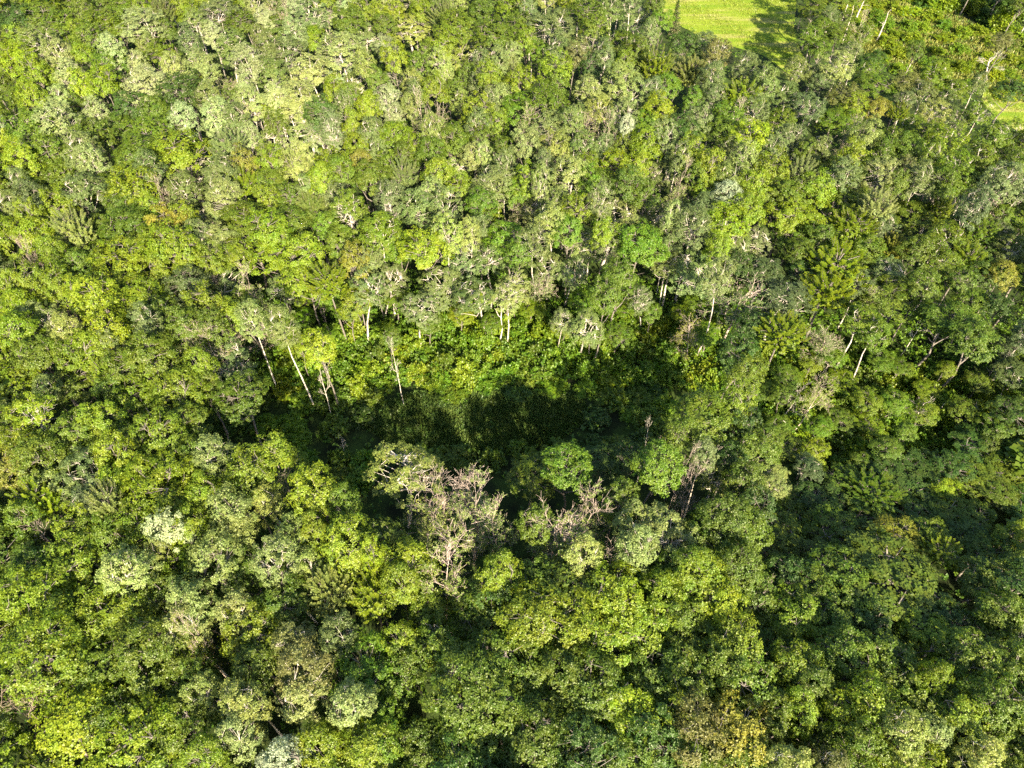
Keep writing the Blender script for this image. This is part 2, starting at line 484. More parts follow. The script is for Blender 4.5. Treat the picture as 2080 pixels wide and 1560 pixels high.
for _k, _l in LIB.items():
    if _k in 'NP': continue
    rs, zs = [], []
    for _parts in _l:
        c = np.concatenate([np.array([v.co[:] for v in me.vertices][::3]) for pn, me in _parts if pn != 'trunk'])
        rs.append(np.percentile(np.hypot(c[:, 0], c[:, 1]), 93)); zs.append((np.percentile(c[:, 2], 12) + np.percentile(c[:, 2], 98)) / 2)
    NOM[_k] = (NOM[_k][0], float(np.mean(rs)), float(np.mean(zs)) / NOM[_k][0] if _k != 'H' else 0.5)
NAME = {'M': 'maple_tree', 'L': 'linden_tree', 'O': 'oak_tree', 'A': 'aspen_tree', 'F': 'ash_tree', 'W': 'willow_tree', 'D': 'dying_tree', 'X': 'dead_tree', 'Z': 'dead_tree',
        'N': 'tree_snag', 'P': 'spruce_tree', 'S': 'silver_maple_tree', 'H': 'shrub'}
WORD = {'M': 'maple', 'L': 'linden', 'O': 'round-crowned oak', 'A': 'aspen', 'F': 'plumed ash', 'W': 'feathery willow', 'D': 'half-bare tree', 'X': 'leafless tree', 'Z': 'leafless tree',
        'N': 'broken snag', 'P': 'spruce', 'S': 'silver maple', 'H': 'shrub'}
GROUPW = {'M': 'maples of the forest canopy', 'L': 'lindens of the forest canopy', 'O': 'oaks of the forest canopy', 'A': 'aspens of the forest canopy', 'F': 'ash trees with plumed crowns',
          'W': 'feathery willows', 'D': 'half-bare dying trees', 'X': 'leafless dead trees', 'Z': 'leafless dead trees', 'N': 'broken snags', 'S': 'silver maples', 'H': 'shrubs of the open ground', 'P': 'spruces'}

rnd = random.Random(7)
nrg = np.random.default_rng(7)
THINGS = []          # (root, kind, tint, u, v, r)
def plant(kind, base, h, R, tint, lean=(0, 0), bark=None, variant=None, u=0, v=0, r=0, label=None, ref=None, rotz=None, foot=False):
    mk = 'M' if kind == 'S' else kind
    lib = LIB[mk]
    parts = lib[variant if variant is not None else rnd.randrange(len(lib))]
    Hn, Rn, _ = NOM[mk]
    sxy, sz = R / Rn, h / Hn
    if kind == 'A' and variant is None: parts = lib[5 + rnd.randrange(4)] if foot else lib[rnd.randrange(5)]
    rz = rnd.random() * 6.283 if rotz is None else rotz
    c = TINT[tint]
    j = rnd.uniform(0.86, 1.16)
    col = (c[0] * j * rnd.uniform(0.92, 1.08), c[1] * j, c[2] * j * rnd.uniform(0.8, 1.25), 1)
    bk = BARK[bark or {'M': 'grey', 'L': 'grey', 'O': 'grey', 'S': 'grey', 'A': 'white', 'F': 'grey', 'W': 'grey', 'D': 'pink', 'X': 'white', 'Z': 'pink', 'N': 'white', 'P': 'brown', 'H': 'brown'}[kind]]
    mat = Matrix.Translation(Vector(base)) @ Matrix(((1, 0, lean[0], 0), (0, 1, lean[1], 0), (0, 0, 1, 0), (0, 0, 0, 1)))
    # lean as a true rotation of the whole tree
    up = Vector((lean[0], lean[1], 1)).normalized()
    q = Vector((0, 0, 1)).rotation_difference(up)
    rot = (q.to_matrix() @ Matrix.Rotation(rz, 3, 'Z')).to_euler()
    if kind == 'H':
        o = bpy.data.objects.new('shrub', parts[0][1])
        o.color = col
        root = o
    else:
        root = bpy.data.objects.new(NAME[kind], None)
        root.empty_display_size = 0.5
    COL.objects.link(root)
    root.location = base; root.rotation_euler = rot; root.scale = (sxy, sxy, sz)
    if kind != 'H':
        for pn, me in parts:
            o = bpy.data.objects.new(pn, me)
            o.color = col if pn == 'crown' else (*bk, 1)
            o.parent = root
            COL.objects.link(o)
    root['category'] = 'shrub' if kind == 'H' else 'tree'
    root['group'] = GROUPW[kind]
    if label: root['label'] = label
    THINGS.append([root, kind, tint, u, v, r, label, ref])
    return root

def crown_at(u, v, r, kind, tint, h=None, label=None, ref=None, **k):
    mk = 'M' if kind == 'S' else kind
    Hn, Rn, cf = NOM[mk]
    if h is None:
        h = Hn * rnd.uniform(0.9, 1.08)
        if u > 1540 and 700 < v <= 1130: h *= 0.40 if v > 880 and v < 1060 else 0.55
        if u > 1500 and 420 < v <= 700: h *= 0.78
        if u > 1540 and 1130 < v < 1310: h *= 0.8
        if v < 260 and u > 1560: h *= 0.72
    p, t = at(u, v, h * cf)
    R = r * 1.16 * t / FPX * (1 + (0.22 * min(1, max(0, (v - 850) / 400)) if kind in 'MLO' else 0))
    tint_ = tint
    return plant(kind, (p[0], p[1], 0), h, R, tint_, lean=(rnd.uniform(-.05, .05), rnd.uniform(-.05, .05)), u=u, v=v, r=r, label=label, ref=ref, **k)

def based_at(ub, vb, u, v, r, kind, tint, label=None, ref=None, z0=0.6, **k):
    """tree whose foot shows at (ub, vb) and whose crown centre shows at (u, v)"""
    mk = 'M' if kind == 'S' else kind
    Hn, Rn, cf = NOM[mk]
    b, _ = at(ub, vb, z0)
    d = ray(u, v)
    # height at which the crown's ray passes over the foot (in the forward direction), capped to a sensible tree
    best = None
    for zc in np.linspace(2, 19, 120):
        q, t = at(u, v, zc)
        e = math.hypot(q[0] - b[0], q[1] - b[1])
        if best is None or e < best[0]: best = (e, zc, q, t)
    e, zc, q, t = best
    h = zc / cf
    if kind not in ('X', 'N', 'Z'): 
        if h < 11: h = 11
        if h > 18.5: h = 18.5
    q, t = at(u, v, h * cf)
    lx, ly = (q[0] - b[0]) / (h * cf), (q[1] - b[1]) / (h * cf)
    m = max(abs(lx), abs(ly), 1e-6)
    if m > 0.35:
        lx, ly = lx * 0.35 / m, ly * 0.35 / m
    base = (q[0] - lx * h * cf, q[1] - ly * h * cf, 0)
    return plant(kind, base, h, r * 1.16 * t / FPX, tint, lean=(lx, ly), u=u, v=v, r=r, label=label, ref=ref, foot=True, **k)
# ------------------------------------------------------------------ ground
def sheet(name, pts, z, mat, label=None, kind='structure'):
    me = bpy.data.meshes.new(name)
    me.from_pydata([(x, y, z) for x, y in pts], [], [list(range(len(pts)))])
    me.materials.append(mat)
    o = bpy.data.objects.new(name, me)
    COL.objects.link(o)
    o['kind'] = kind
    if label: o['label'] = label
    return o
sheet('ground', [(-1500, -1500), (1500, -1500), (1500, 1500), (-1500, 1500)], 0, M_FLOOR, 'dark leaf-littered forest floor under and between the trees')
MEADOW = [(1325, -60), (1640, -60), (1618, 0), (1612, 60), (1622, 95), (1650, 150), (1648, 172), (1600, 150), (1550, 112), (1430, 78), (1350, 36)]
GRASS2 = [(2000, 172), (2100, 196), (2180, 250), (2180, 300), (2090, 275), (2030, 248), (1995, 205)]
FIELD = [(1700, 75), (1770, -40), (1860, -10), (1950, 35), (2080, 105), (2300, 200), (2300, 300), (2150, 235), (2000, 180), (1900, 172), (1780, 130)]
CLEAR = [(375, 790), (480, 805), (600, 800), (690, 790), (760, 800), (860, 780), (1000, 760), (1200, 775), (1330, 780), (1440, 790), (1430, 870), (1330, 890), (1200, 915),
         (1060, 960), (960, 960), (880, 930), (780, 935), (740, 990), (640, 960), (540, 895), (480, 900), (400, 870)]
LOWN = [(560, 640), (700, 690), (900, 640), (1050, 660), (1250, 640), (1400, 640), (1480, 720), (1500, 800), (1440, 800), (1330, 780), (1200, 775), (1000, 760), (860, 780),
        (760, 800), (690, 790), (600, 800), (520, 790), (560, 730)]
LOWE = [(1500, 770), (1560, 720), (1720, 715), (1850, 745), (1990, 780), (1990, 900), (1930, 935), (1840, 930), (1760, 960), (1660, 930), (1600, 900), (1520, 880)]
DARKGAP = [[(740, 930), (1080, 960), (1110, 1040), (1080, 1120), (1000, 1150), (780, 1110), (720, 1010)], [(1090, 960), (1400, 960), (1400, 1010), (1240, 1050), (1090, 1040)], [(0, 1400), (90, 1330), (160, 1340), (130, 1430), (90, 1540), (0, 1560)],
           [(800, 1340), (850, 1345), (880, 1430), (885, 1500), (840, 1510), (820, 1430)], [(2010, 1180), (2080, 1190), (2080, 1290), (1985, 1280), (1900, 1240), (1905, 1150), (1960, 1150)],
           [(360, 1225), (440, 1215), (470, 1260), (440, 1300), (380, 1290)], [(1225, 1120), (1265, 1150), (1260, 1180), (1210, 1170)], [(1430, 218), (1480, 205), (1480, 240), (1440, 245)], [(90, 1080), (140, 1080), (150, 1120), (70, 1130)],
           [(990, 360), (1020, 380), (1015, 450), (995, 440)], [(1480, 1300), (1550, 1300), (1545, 1325), (1500, 1325)]]
sheet('meadow', [tuple(at(u, v, 0)[0][:2]) for u, v in MEADOW], 0.004, M_MEADOW, 'bright yellow-green mown meadow beyond the trees')
sheet('grass_strip', [tuple(at(u, v, 0)[0][:2]) for u, v in GRASS2], 0.004, M_MEADOW, 'bright grass strip beside the scrubby field')

# ------------------------------------------------------------------ trees that stand out (kind tint u v r [foot u v] | label | short reference)
LANDMARKS = '''
M ly 1347 214 34 | bright yellow-green maple glowing alone in the canopy before the meadow | glowing yellow maple
P dg 1375 38 13 | small dark cone-shaped spruce at the edge of the meadow | meadow-edge spruce
S wh 1475 392 30 | silvery white maple with pale leaf undersides among green crowns | silvery white maple
X br 2020 120 30 2003 152 | tall forked white dead tree standing on the scrubby field edge | forked field snag
N br 1757 6 16 1740 38 | tall white dead trunk with short side twigs above the meadow grove | meadow-grove dead trunk
N br 1795 45 12 1780 80 | slanting white dead trunk beside the yellow scrub field | slanting scrub-field trunk
M ly 857 492 44 | broad lime-yellow maple in front of the blue-green aspen pair | broad lime maple
A gg 852 415 38 | blue-green aspen with white limbs, larger of a pair | blue-green aspen pair
A gg 1350 522 34 1347 622 | aspen with forked white trunk rising bare from bright undergrowth | white-forked aspen
D gg 1497 612 54 1468 695 | half-bare tree with white fanning limbs over its leaning pale trunk | white-fanned tree
F yg 1700 530 58 | large ash with upright radiating plumes of yellow-green leaves | great plumed ash
A pg 828 955 58 830 1065 | sparse pale tree with wide open crown beside the dark clearing | open pale clearing tree
D pg 880 1040 60 910 1120 | half-bare tree forking into two pale trunks at the clearing edge | twin-trunked bare tree
D pg 965 1015 54 962 1140 | half-bare tree with upright vase of pinkish twigs and one trunk | pink vase-shaped tree
D pg 912 1160 58 920 1290 | pinkish half-bare crown on a tall straight trunk over a dark gap | straight-trunked bare tree
D pg 1150 1095 66 | half-bare tree with white limbs sweeping sideways in its crown | sweeping white-limbed tree
A pg 1350 1068 52 | broad sage tree with soft rounded clumps at the clearing's near edge | broad sage tree
X br 1525 805 18 1497 850 | thick peeling dead trunk leaning over the green thicket | thick leaning dead trunk
X br 1872 828 24 1857 862 | small white dead tree with crooked arms in the low thicket | crooked thicket snag
Z br 535 685 30 547 716 | leafless pale tree fanning its twigs between leafy crowns | fan-twigged bare tree
A gg 955 592 38 997 697 | aspen with long curved white trunk beside the clearing thicket | curved white-trunked aspen
M ly 1292 1420 56 | brilliant lime-green maple under darker rounded crowns | brilliant lime maple
O g 1815 1185 92 | big domed green tree with a yellow top edge | big domed tree
S wh 580 1532 52 | green maple flecked all over with white leaf undersides | white-flecked maple
F ly 70 1020 38 | orange-yellow plumed tree spreading sideways over darkness | orange plumed tree
S wh 325 1075 32 | pale feathery whitish tree with slender upright sprays | pale spray tree
W pg 662 1198 42 | fine-leaved grey-sage tree with soft upright brushes | soft grey brush tree
Z br 110 1375 48 | bare brown twiggy thicket-like tree with curving branches | curving bare brown tree
Z br 50 1470 66 | wide bare brown tree with long sideways branches | wide bare brown tree
M ly 150 1470 66 | large bright yellow maple with dense lumpy crown | large bright yellow maple
D pg 467 685 24 473 702 | greyish bare-topped tree with tangled twigs above an aspen | tangle-topped tree
M or 335 452 36 | orange-tinged maple crown beside yellow-green ones | orange-tinged maple
A pg 603 250 36 612 358 | tall pale aspen with double white trunk baring below its crown | double-trunked white aspen
A pg 668 272 38 670 374 | pale aspen with thick white trunk and raised limbs | thick-trunked pale aspen
M ly 645 690 32 | lime-yellow maple leaning over the low thicket | leaning lime maple
X br 1935 1287 26 | small white bare-branched tree sticking out of dark shade | white shade snag
X br 2062 1318 24 | pinkish bare limbs reaching sideways at the shade's rim | pink side-reaching snag
F g 1778 1000 50 | plumed green ash with layered drooping sprays over the thicket | layered green ash
M or 1830 1090 34 | orange-yellow topped maple over the big domed tree | orange-topped maple
X br 1615 805 22 1578 856 | leaning bare pale tree with forked arms, taller of two | leaning forked bare tree
F yg 1507 185 36 | plumed ash with glossy light sprays near the meadow | glossy meadow ash
A pg 290 165 44 | broad pale sage aspen with bare limbs under its crown | broad pale aspen
O g 265 300 44 | wide dark oak in the dense dark green patch | wide dark oak
M yg 362 300 48 | bright yellow-green maple beside the dense dark oaks | bright oakside maple
A pg 840 50 42 845 136 | tall pale fan-shaped aspen with a dark gap under it | fan-shaped pale aspen
A pg 942 98 38 944 172 | pale two-lobed aspen showing a slim trunk below | two-lobed pale aspen
M ly 205 660 36 | compact bright lime-green maple with small dark gaps | compact bright maple
A gg 445 570 42 462 642 | tall grey-green aspen showing a thin trunk beneath | tall grey aspen
M ly 165 165 24 | narrow lime yellow maple among blurred pale crowns | narrow lime maple
M yg 185 590 50 | large round yellow-green maple with knobbly crown | large knobbly maple
A gg 455 725 44 480 767 | grey-green aspen with a bent white trunk in the open | bent-trunked aspen
M yg 320 1000 60 | large yellow-green maple with raised clumps of lit leaves | large clumped maple
M yg 85 457 34 | rounded yellow-green maple of the canopy's far flank | rounded flank maple
A pg 1195 82 30 1190 142 | whitish sage aspen with a bright curved white trunk | bright curved aspen
O g 1110 200 40 | dense green oak with deep dark folds | deep-folded oak
M or 2050 555 28 | yellow-orange maple at the rim of a dark hollow | hollow-rim maple
L g 1200 1400 52 | large mid-green linden of the rounded near canopy | large mid-green linden
D or 400 1315 24 | small pinkish twiggy tree over a black gap | small pink twig tree
L bg 725 1358 54 | vivid green linden with pale leaf tips by a black hollow | vivid green linden
L g 945 1400 62 | broad green linden beside the narrow black gap | broad gapside linden
A pg 1822 1480 46 | pale olive aspen with bare white limbs on top | white-limbed olive aspen
W or 1815 495 26 | rusty orange-tinged fine-leaved tree beside the plumed ash | rusty fine-leaved tree
A gg 440 15 36 | round grey-green aspen at the canopy's far edge | round far aspen
L g 490 440 46 | wide green linden with flat leafy tiers | wide tiered linden
'''
TREES = '''
A pg 225 90 28; A pg 395 125 36; A pg 500 120 34; A gg 380 75 26; A gg 465 90 34; A gg 400 45 22; A pg 285 45 46; W pg 330 20 22
O g 320 110 30; O dg 260 210 36; O dg 370 180 40; O g 220 120 32; M yg 210 165 28; O g 300 260 42; O g 180 270 40; A pg 375 235 28; A pg 435 230 34; A gg 480 240 32
D pg 452 160 22 466 207; A gg 300 335 32; D gg 330 365 18; M yg 272 365 45; A gg 160 380 44; A gg 150 300 35; A pg 195 322 26; A pg 110 100 30; A gg 80 75 30; M ly 30 110 32; O dg 25 28 32
A pg 115 230 40; A pg 135 150 32; O g 35 190 45; O g 55 245 42; M ly 72 180 26; M ly 30 312 34; O g 100 300 30; O g 120 40 36; O g 200 35 40; L g 250 10 30; M yg 60 130 25
A gg 387 338 36 404 392; A gg 440 340 34; F pg 452 290 32; M or 490 322 24; F yg 492 368 32; D gg 505 250 20
A gg 747 60 32 745 84; W pg 895 22 24; A pg 660 22 24 660 42; A gg 628 22 28; L g 700 30 30; O g 930 40 42; O g 1000 60 38; M yg 735 10 26
A pg 590 60 26; D pg 567 20 16; D pg 578 30 14; A gg 535 95 28; M yg 640 70 26; A pg 685 95 42; A pg 627 140 36; A pg 692 140 24 697 205; A gg 730 158 24 728 218; M pg 745 122 22; M yg 805 105 24
A gg 802 160 30 810 222; D pg 850 232 24; D gg 895 232 24 900 255; A pg 876 262 26; M yg 882 175 26; O g 857 128 22; M yg 965 215 30; A gg 967 250 25; M yg 995 140 24; M pg 1022 185 24; A pg 600 195 46
O dg 647 222 26; A gg 672 248 22; A gg 755 255 32; M yg 805 268 38; M or 740 322 24; F pg 825 352 30; A pg 930 328 24 936 362; A pg 967 330 15 971 368; A pg 992 305 20; M yg 895 342 32; L g 925 278 30
L g 875 310 28; X br 530 232 14; X br 568 175 12 576 200; A gg 547 282 28 562 345; A pg 573 300 18 583 368; L g 745 360 36; M yg 650 358 26; L g 700 340 26; M yg 790 340 22; A pg 560 190 25
A gg 1125 42 42; O g 1060 45 28; O g 1190 20 32; O g 1212 45 28; A gg 1300 25 32 1292 56; A gg 1325 55 20; O g 1252 85 30; O g 1292 95 30; F yg 1337 122 28; O dg 1385 88 32
A gg 1430 88 30; A og 1465 98 26; O dg 1207 128 20; M og 1165 108 26; M yg 1122 135 32; M yg 1062 160 28; A pg 1195 180 34; A pg 1262 158 38; A pg 1290 185 28; A pg 1220 215 30; A gg 1170 240 30
W pg 1412 140 30; A gg 1452 150 26; X br 1440 200 14 1428 222; D gg 1507 240 16; O dg 1390 255 36; L g 1465 262 36; M ly 1530 270 36; D pg 1067 250 24; D pg 1190 268 26; A gg 1180 297 30; D gg 1232 265 20
S wh 1282 255 16; M yg 1307 282 34; A gg 1345 265 26; M pg 1122 295 28; M pg 1070 285 26; M yg 1410 302 26; A gg 1377 312 24; A gg 1342 350 26 1350 388; A gg 1322 348 20 1318 390; D pg 1387 365 20
O yg 1247 332 34; L g 1270 367 30; A pg 1152 342 34; M yg 1070 352 28; A pg 1100 362 18; M yg 1450 322 30; M yg 1540 362 32; A pg 1515 320 25; A gg 1555 150 28; A gg 1520 130 26
A g 1645 70 24; L g 1675 48 26; O g 1700 70 26; A gg 1690 30 20; A pg 1700 130 32; A gg 1620 135 26; M og 1720 190 32; M yg 1742 207 26; O dg 1780 118 26; N br 1843 137 10 1835 158; A g 1905 138 28; A g 1945 175 28
A gg 1990 165 20; O dg 2062 175 30; M or 1785 210 22; F yg 1825 225 20; A pg 1897 222 26; O g 1890 260 32; A gg 1645 210 30; A gg 1597 185 32; X br 1635 275 12 1612 300; D pg 1732 280 22; M pg 1767 265 30
L g 1850 290 30; M yg 1935 285 36; A g 2017 270 32; F pg 1625 338 26; M yg 1575 335 32; M yg 1665 370 32; M yg 1735 315 32; A pg 1800 345 32; O og 1840 335 26; A gg 1875 355 32; A g 1950 335 36; A gg 2035 355 38
A g 1760 60 20; D pg 1750 50 20; A gg 1840 200 22; A g 1990 220 24; L g 1860 95 18
F pg 155 448 34; L g 255 455 44; M yg 345 480 42; M yg 375 500 30; A gg 415 432 30 437 466; D gg 332 408 20; M yg 25 480 32; M yg 110 500 28; D br 70 525 16; M yg 103 530 22
M yg 245 520 48; A pg 330 570 28 343 606; O dgg 382 572 34; D pg 507 575 28; M yg 55 560 32; M yg 100 560 32; M yg 50 610 38; M yg 20 580 28; A pg 130 660 30
A gg 275 660 30; A gg 217 705 28; L g 370 650 32; A pg 372 690 28 380 726; D pg 432 690 30; L g 305 705 44; F yg 205 750 24; M yg 30 660 42; L g 75 715 46; L g 250 740 38; M yg 390 740 30
X br 719 418 16 715 460; A g 712 412 32; W pg 637 422 36; L g 595 447 38; M yg 550 452 38; A g 770 455 42; L g 695 477 32; M yg 615 497 38; A gg 910 418 30; A pg 945 475 24; M yg 992 437 24 992 478
F pg 755 515 22; M or 712 525 26; F yg 670 555 34; M yg 615 560 38 665 685; A gg 577 578 30 602 648; A gg 750 575 32 750 700; A gg 795 562 28 780 642; M yg 720 600 30 738 664; A gg 892 570 38 895 628
A gg 855 620 32 857 706; A gg 945 520 34 970 578; A gg 1000 515 34 998 622; A pg 1028 600 28 1010 702; A pg 1045 580 28 1028 702; A gg 580 655 32; X br 803 728 14; X br 660 745 14 672 772; X br 645 755 14
D pg 1052 430 24 1050 482; A pg 1085 420 28 1082 458; O yg 1182 420 30; A gg 1210 398 24; A pg 1260 432 46 1225 532; A gg 1335 425 28 1330 474; A pg 1375 410 24 1370 432; S yg 1530 415 32
A gg 1410 455 38; A gg 1495 490 34 1500 528; A gg 1540 480 28 1530 530; A gg 1090 490 30; D pg 1155 485 24 1155 538; A pg 1190 490 30 1175 538; A gg 1115 535 28 1110 602; A gg 1170 545 28 1148 614
D gg 1095 575 26 1090 630; A gg 1415 545 48 1370 607; L g 1260 560 34; L g 1225 582 30; A gg 1300 600 22 1320 628; A gg 1460 560 32; D or 1400 675 26 1410 718; A gg 1195 660 32 1175 697; A gg 1145 645 22 1132 692
M yg 1650 425 48; M yg 1590 425 34; F pg 1785 410 32; F yg 1735 450 38; F yg 1685 585 46; A gg 1812 545 30 1775 595; D pg 1772 600 24 1765 620; A g 1925 475 38; A g 1915 530 32; A dgg 1985 415 32
Z br 2035 400 24; X br 1990 425 13; A gg 2060 510 30; L g 1870 495 32; L g 1880 575 30; O g 1950 565 24; F g 1995 455 32; F yg 1595 665 44; D gg 1680 690 34 1640 735; X br 1680 745 16 1650 777
A g 1750 645 38; A g 1790 675 30; X br 1868 658 14; L g 1920 640 48; L g 1985 675 46; O dg 2035 620 32; X br 2030 735 12; X br 2055 725 12
A yg 75 830 40; L g 135 860 40; M yg 205 840 40; M yg 315 860 42; M yg 225 920 34; A gg 165 960 44; L g 85 930 42; M or 25 945 42; M yg 405 960 38; M yg 508 938 44; F pg 210 1025 32; A dgg 160 1025 30
M yg 390 1060 34; Z br 100 1100 34; L g 40 1050 32; M yg 120 1150 46; A pg 255 1140 48; L g 40 1165 38; A pg 305 1120 22; M pg 440 1130 42; M pg 465 1030 38; D pg 565 988 26 568 1022; M yg 630 1000 46
L g 690 1010 30; S yg 627 1062 30; M yg 695 1085 48; M pg 575 1085 38; A pg 570 1130 40; D pg 965 1092 24; D pg 1020 1055 46; M yg 820 1140 44; M ly 740 1135 20; X br 695 893 10 700 918
M yg 1028 1152 34; Z br 1118 1088 44; Z br 1185 1060 34; Z br 968 985 38; Z br 885 1005 38; L bg 1150 945 46; L bg 1330 938 44; Z br 1355 895 24; X br 1315 892 12; A gg 1440 915 28; A pg 1450 962 30 1435 1012; X br 1465 890 14; X br 1505 915 16 1485 962; D gg 1385 952 20
Z br 1400 1008 24; D pg 1195 1030 46; A pg 1200 1112 38; A pg 1280 1065 40; A pg 1310 1112 42; Z br 1240 1140 26; A pg 1568 955 30; A pg 1575 985 30; L g 1480 1040 42; L g 1440 1090 40; L g 1520 1080 40
M yg 1430 1150 40; L g 1505 1142 38; O g 1260 1000 36; O g 1090 1060 30; D pg 1665 790 26 1608 875; N br 1585 875 12 1567 906; N br 1905 832 12 1890 850
M ly 1925 990 26; L g 2035 1000 34; O dg 1640 1000 32; A dgg 1645 948 30; L g 1975 1045 32; L g 1580 1090 44; O g 1690 1070 44; O g 1660 1130 36; F yg 1920 1115 34; L g 2010 1115 38; M yg 2060 1080 28
M yg 60 1200 54; M yg 235 1215 62; M yg 95 1255 54; L g 300 1320 54; M yg 65 1335 62; O g 210 1335 48; M yg 275 1490 62; L g 365 1460 48; M pg 390 1208 36; A pg 475 1230 38; A pg 420 1390 36
A pg 490 1410 46; A pg 490 1500 46; M yg 400 1530 36; F g 75 1548 44; F yg 745 1210 46; M yg 805 1190 34; A og 582 1305 48; A dgg 695 1285 42; A og 620 1360 52; A pg 605 1420 52; 
M yg 815 1290 32 830 1400; M yg 895 1340 28; A pg 715 1430 48; L bg 785 1440 26; M yg 745 1530 50; L bg 795 1530 36; L g 1000 1350 56; L g 950 1490 54; L g 1010 1450 56; M yg 912 1425 24
M yg 1090 1235 52; M yg 1170 1260 52; L g 1060 1335 48; L g 1130 1370 52; M yg 1230 1300 50; M yg 1300 1250 46; M yg 1340 1192 40; M yg 1430 1200 48; M ly 1480 1240 34; M yg 1490 1285 40; L g 1330 1350 48
O g 1400 1340 48; O g 1465 1330 42; O g 1385 1400 42; O g 1530 1375 44; L g 1090 1440 48; L g 1070 1510 52; O dg 1320 1505 50; O dg 1180 1520 52; M or 1485 1470 54; M og 1440 1500 48; O g 1550 1445 42
M yg 1605 1338 34; O g 1712 1326 46; L g 1662 1391 38; M yg 1625 1450 34; M yg 1716 1440 40; M yg 1785 1404 42; O g 1847 1391 46; M yg 1920 1378 24; L g 2030 1240 34; O g 1990 1335 46; O g 2050 1370 36
L g 2020 1430 46; A pg 1880 1495 36; A pg 2000 1520 46; X br 1895 1490 18; X br 1935 1543 24; A pg 1840 1540 42; L g 1745 1520 42; A pg 1593 1530 46; A og 1683 1540 36; D dg 1545 1230 22
'''
SPOTS = []
def sun_washed(k, t, u, v):
    return 'vp' if t == 'pg' and k == 'A' and u < 800 and v < 330 else t  # far-left pale aspens: real sage, lightened further to paint in the sun's wash
def read(s):
    a = s.split()
    k, t = a[0], a[1]
    n = [float(x) for x in a[2:]]
    t = sun_washed(k, t, n[0], n[1])
    return k, t, n
for line in LANDMARKS.strip().splitlines():
    a, lab, ref = [x.strip() for x in line.split('|')]
    k, t, n = read(a)
    bark = {'X': 'white', 'N': 'white'}.get(k)
    if 'brown' in lab: bark = 'brown'
    if k == 'A' and 'white' in lab: bark = 'white'
    if len(n) == 5: based_at(n[3], n[4], n[0], n[1], n[2], k, t, label=lab, ref=ref, bark=bark)
    else: crown_at(n[0], n[1], n[2], k, t, label=lab, ref=ref, bark=bark)
    SPOTS.append((n[0], n[1], n[2], k))
for line in TREES.strip().splitlines():
    for s in line.split(';'):
        if not s.strip(): continue
        k, t, n = read(s)
        if len(n) == 5: based_at(n[3], n[4], n[0], n[1], n[2], k, t)
        else: crown_at(n[0], n[1], n[2], k, t)
        SPOTS.append((n[0], n[1], n[2], k))

# ------------------------------------------------------------------ the rest of the canopy, filled in between
def mix(u, v):
    """which trees grow where: list of (kind, tint, weight)"""
    if v < 110 and u < 260: return [('O', 'g', 4), ('A', 'pg', 2), ('M', 'yg', 4)]
    if u < 170 and v < 360: return [('O', 'g', 5), ('M', 'yg', 4), ('A', 'pg', 2), ('M', 'ly', 1)]
    if u < 1050 and v < 360: return [('A', 'pg', 5), ('A', 'gg', 3), ('M', 'yg', 4), ('O', 'g', 3), ('L', 'g', 2)]
    if u < 560 and v < 800: return [('M', 'yg', 7), ('L', 'g', 3), ('A', 'gg', 2), ('O', 'g', 2), ('A', 'pg', 1)]
    if u < 1500 and v < 720: return [('A', 'gg', 5), ('M', 'yg', 4), ('L', 'bg', 3), ('A', 'pg', 2), ('O', 'g', 1)]
    if u > 1500 and v < 420: return [('A', 'gg', 3), ('L', 'g', 4), ('O', 'g', 3), ('A', 'g', 3), ('M', 'og', 1)]
    if u > 1500 and v < 760: return [('L', 'g', 5), ('O', 'g', 3), ('A', 'dgg', 2), ('F', 'yg', 1), ('O', 'dg', 2)]
    if u > 1560 and v < 1200: return [('O', 'dg', 4), ('O', 'g', 4), ('L', 'g', 3)]
    if u < 760: return [('M', 'yg', 5), ('L', 'g', 5), ('A', 'pg', 2), ('O', 'g', 2)]
    return [('L', 'g', 6), ('O', 'g', 3), ('M', 'yg', 2), ('O', 'dg', 1)]
def choose(m):
    x = rnd.random() * sum(w for *_, w in m)
    for k, t, w in m:
        x -= w
        if x <= 0: return k, t
    return m[-1][:2]
OPEN = [MEADOW, GRASS2, FIELD, CLEAR, LOWN, LOWE]
def fill_ok(u, v, base):
    bu, bv, _ = pix(base)
    if any(inside(p, bu, bv) for p in OPEN): return False
    if any(inside(p, u, v) for p in DARKGAP + [CLEAR, MEADOW, GRASS2, FIELD, LOWE]) or (inside(LOWN, u, v) and v > 690): return False
    return True
cnt = 0
for _ in range(26000):
    u = rnd.uniform(-60, 2140); v = rnd.uniform(-50, 1600)
    r = (22 + 30 * max(0, min(1, v / 1500))) * rnd.choice([0.75, 0.9, 1.0, 1.15, 1.4])
    bad = False
    for a, b, c, k in SPOTS:
        if k in 'XN': c = c * 0.4
        if (a - u) ** 2 + ((b - v) * 1.15) ** 2 < ((0.80 if v > 1040 and u < 1150 else 0.70) * (r + c)) ** 2: bad = True; break
    if bad: continue
    k, t = choose(mix(u, v))
    if k == 'A' and sum(1 for q in THINGS if q[1] == 'A') >= 298: k = 'M'
    t = sun_washed(k, t, u, v)
    Hn, Rn, cf = NOM[k]
    h = Hn * rnd.uniform(0.82, 1.0)
    if v > 880 and v < 1060 and 560 < u < 1450: h *= 0.62
    if u > 1540 and 700 < v <= 1130: h *= 0.40 if v > 880 and v < 1060 else 0.55
    if u > 1500 and 420 < v <= 700: h *= 0.78
    if u > 1540 and 1130 < v < 1310: h *= 0.8
    if v < 260 and u > 1560: h *= 0.72
    p, tt = at(u, v, h * cf)
    if not fill_ok(u, v, (p[0], p[1], 0)): continue
    crown_at(u, v, r * 1.05, k, t, h=h)
    SPOTS.append((u, v, r, k)); cnt += 1

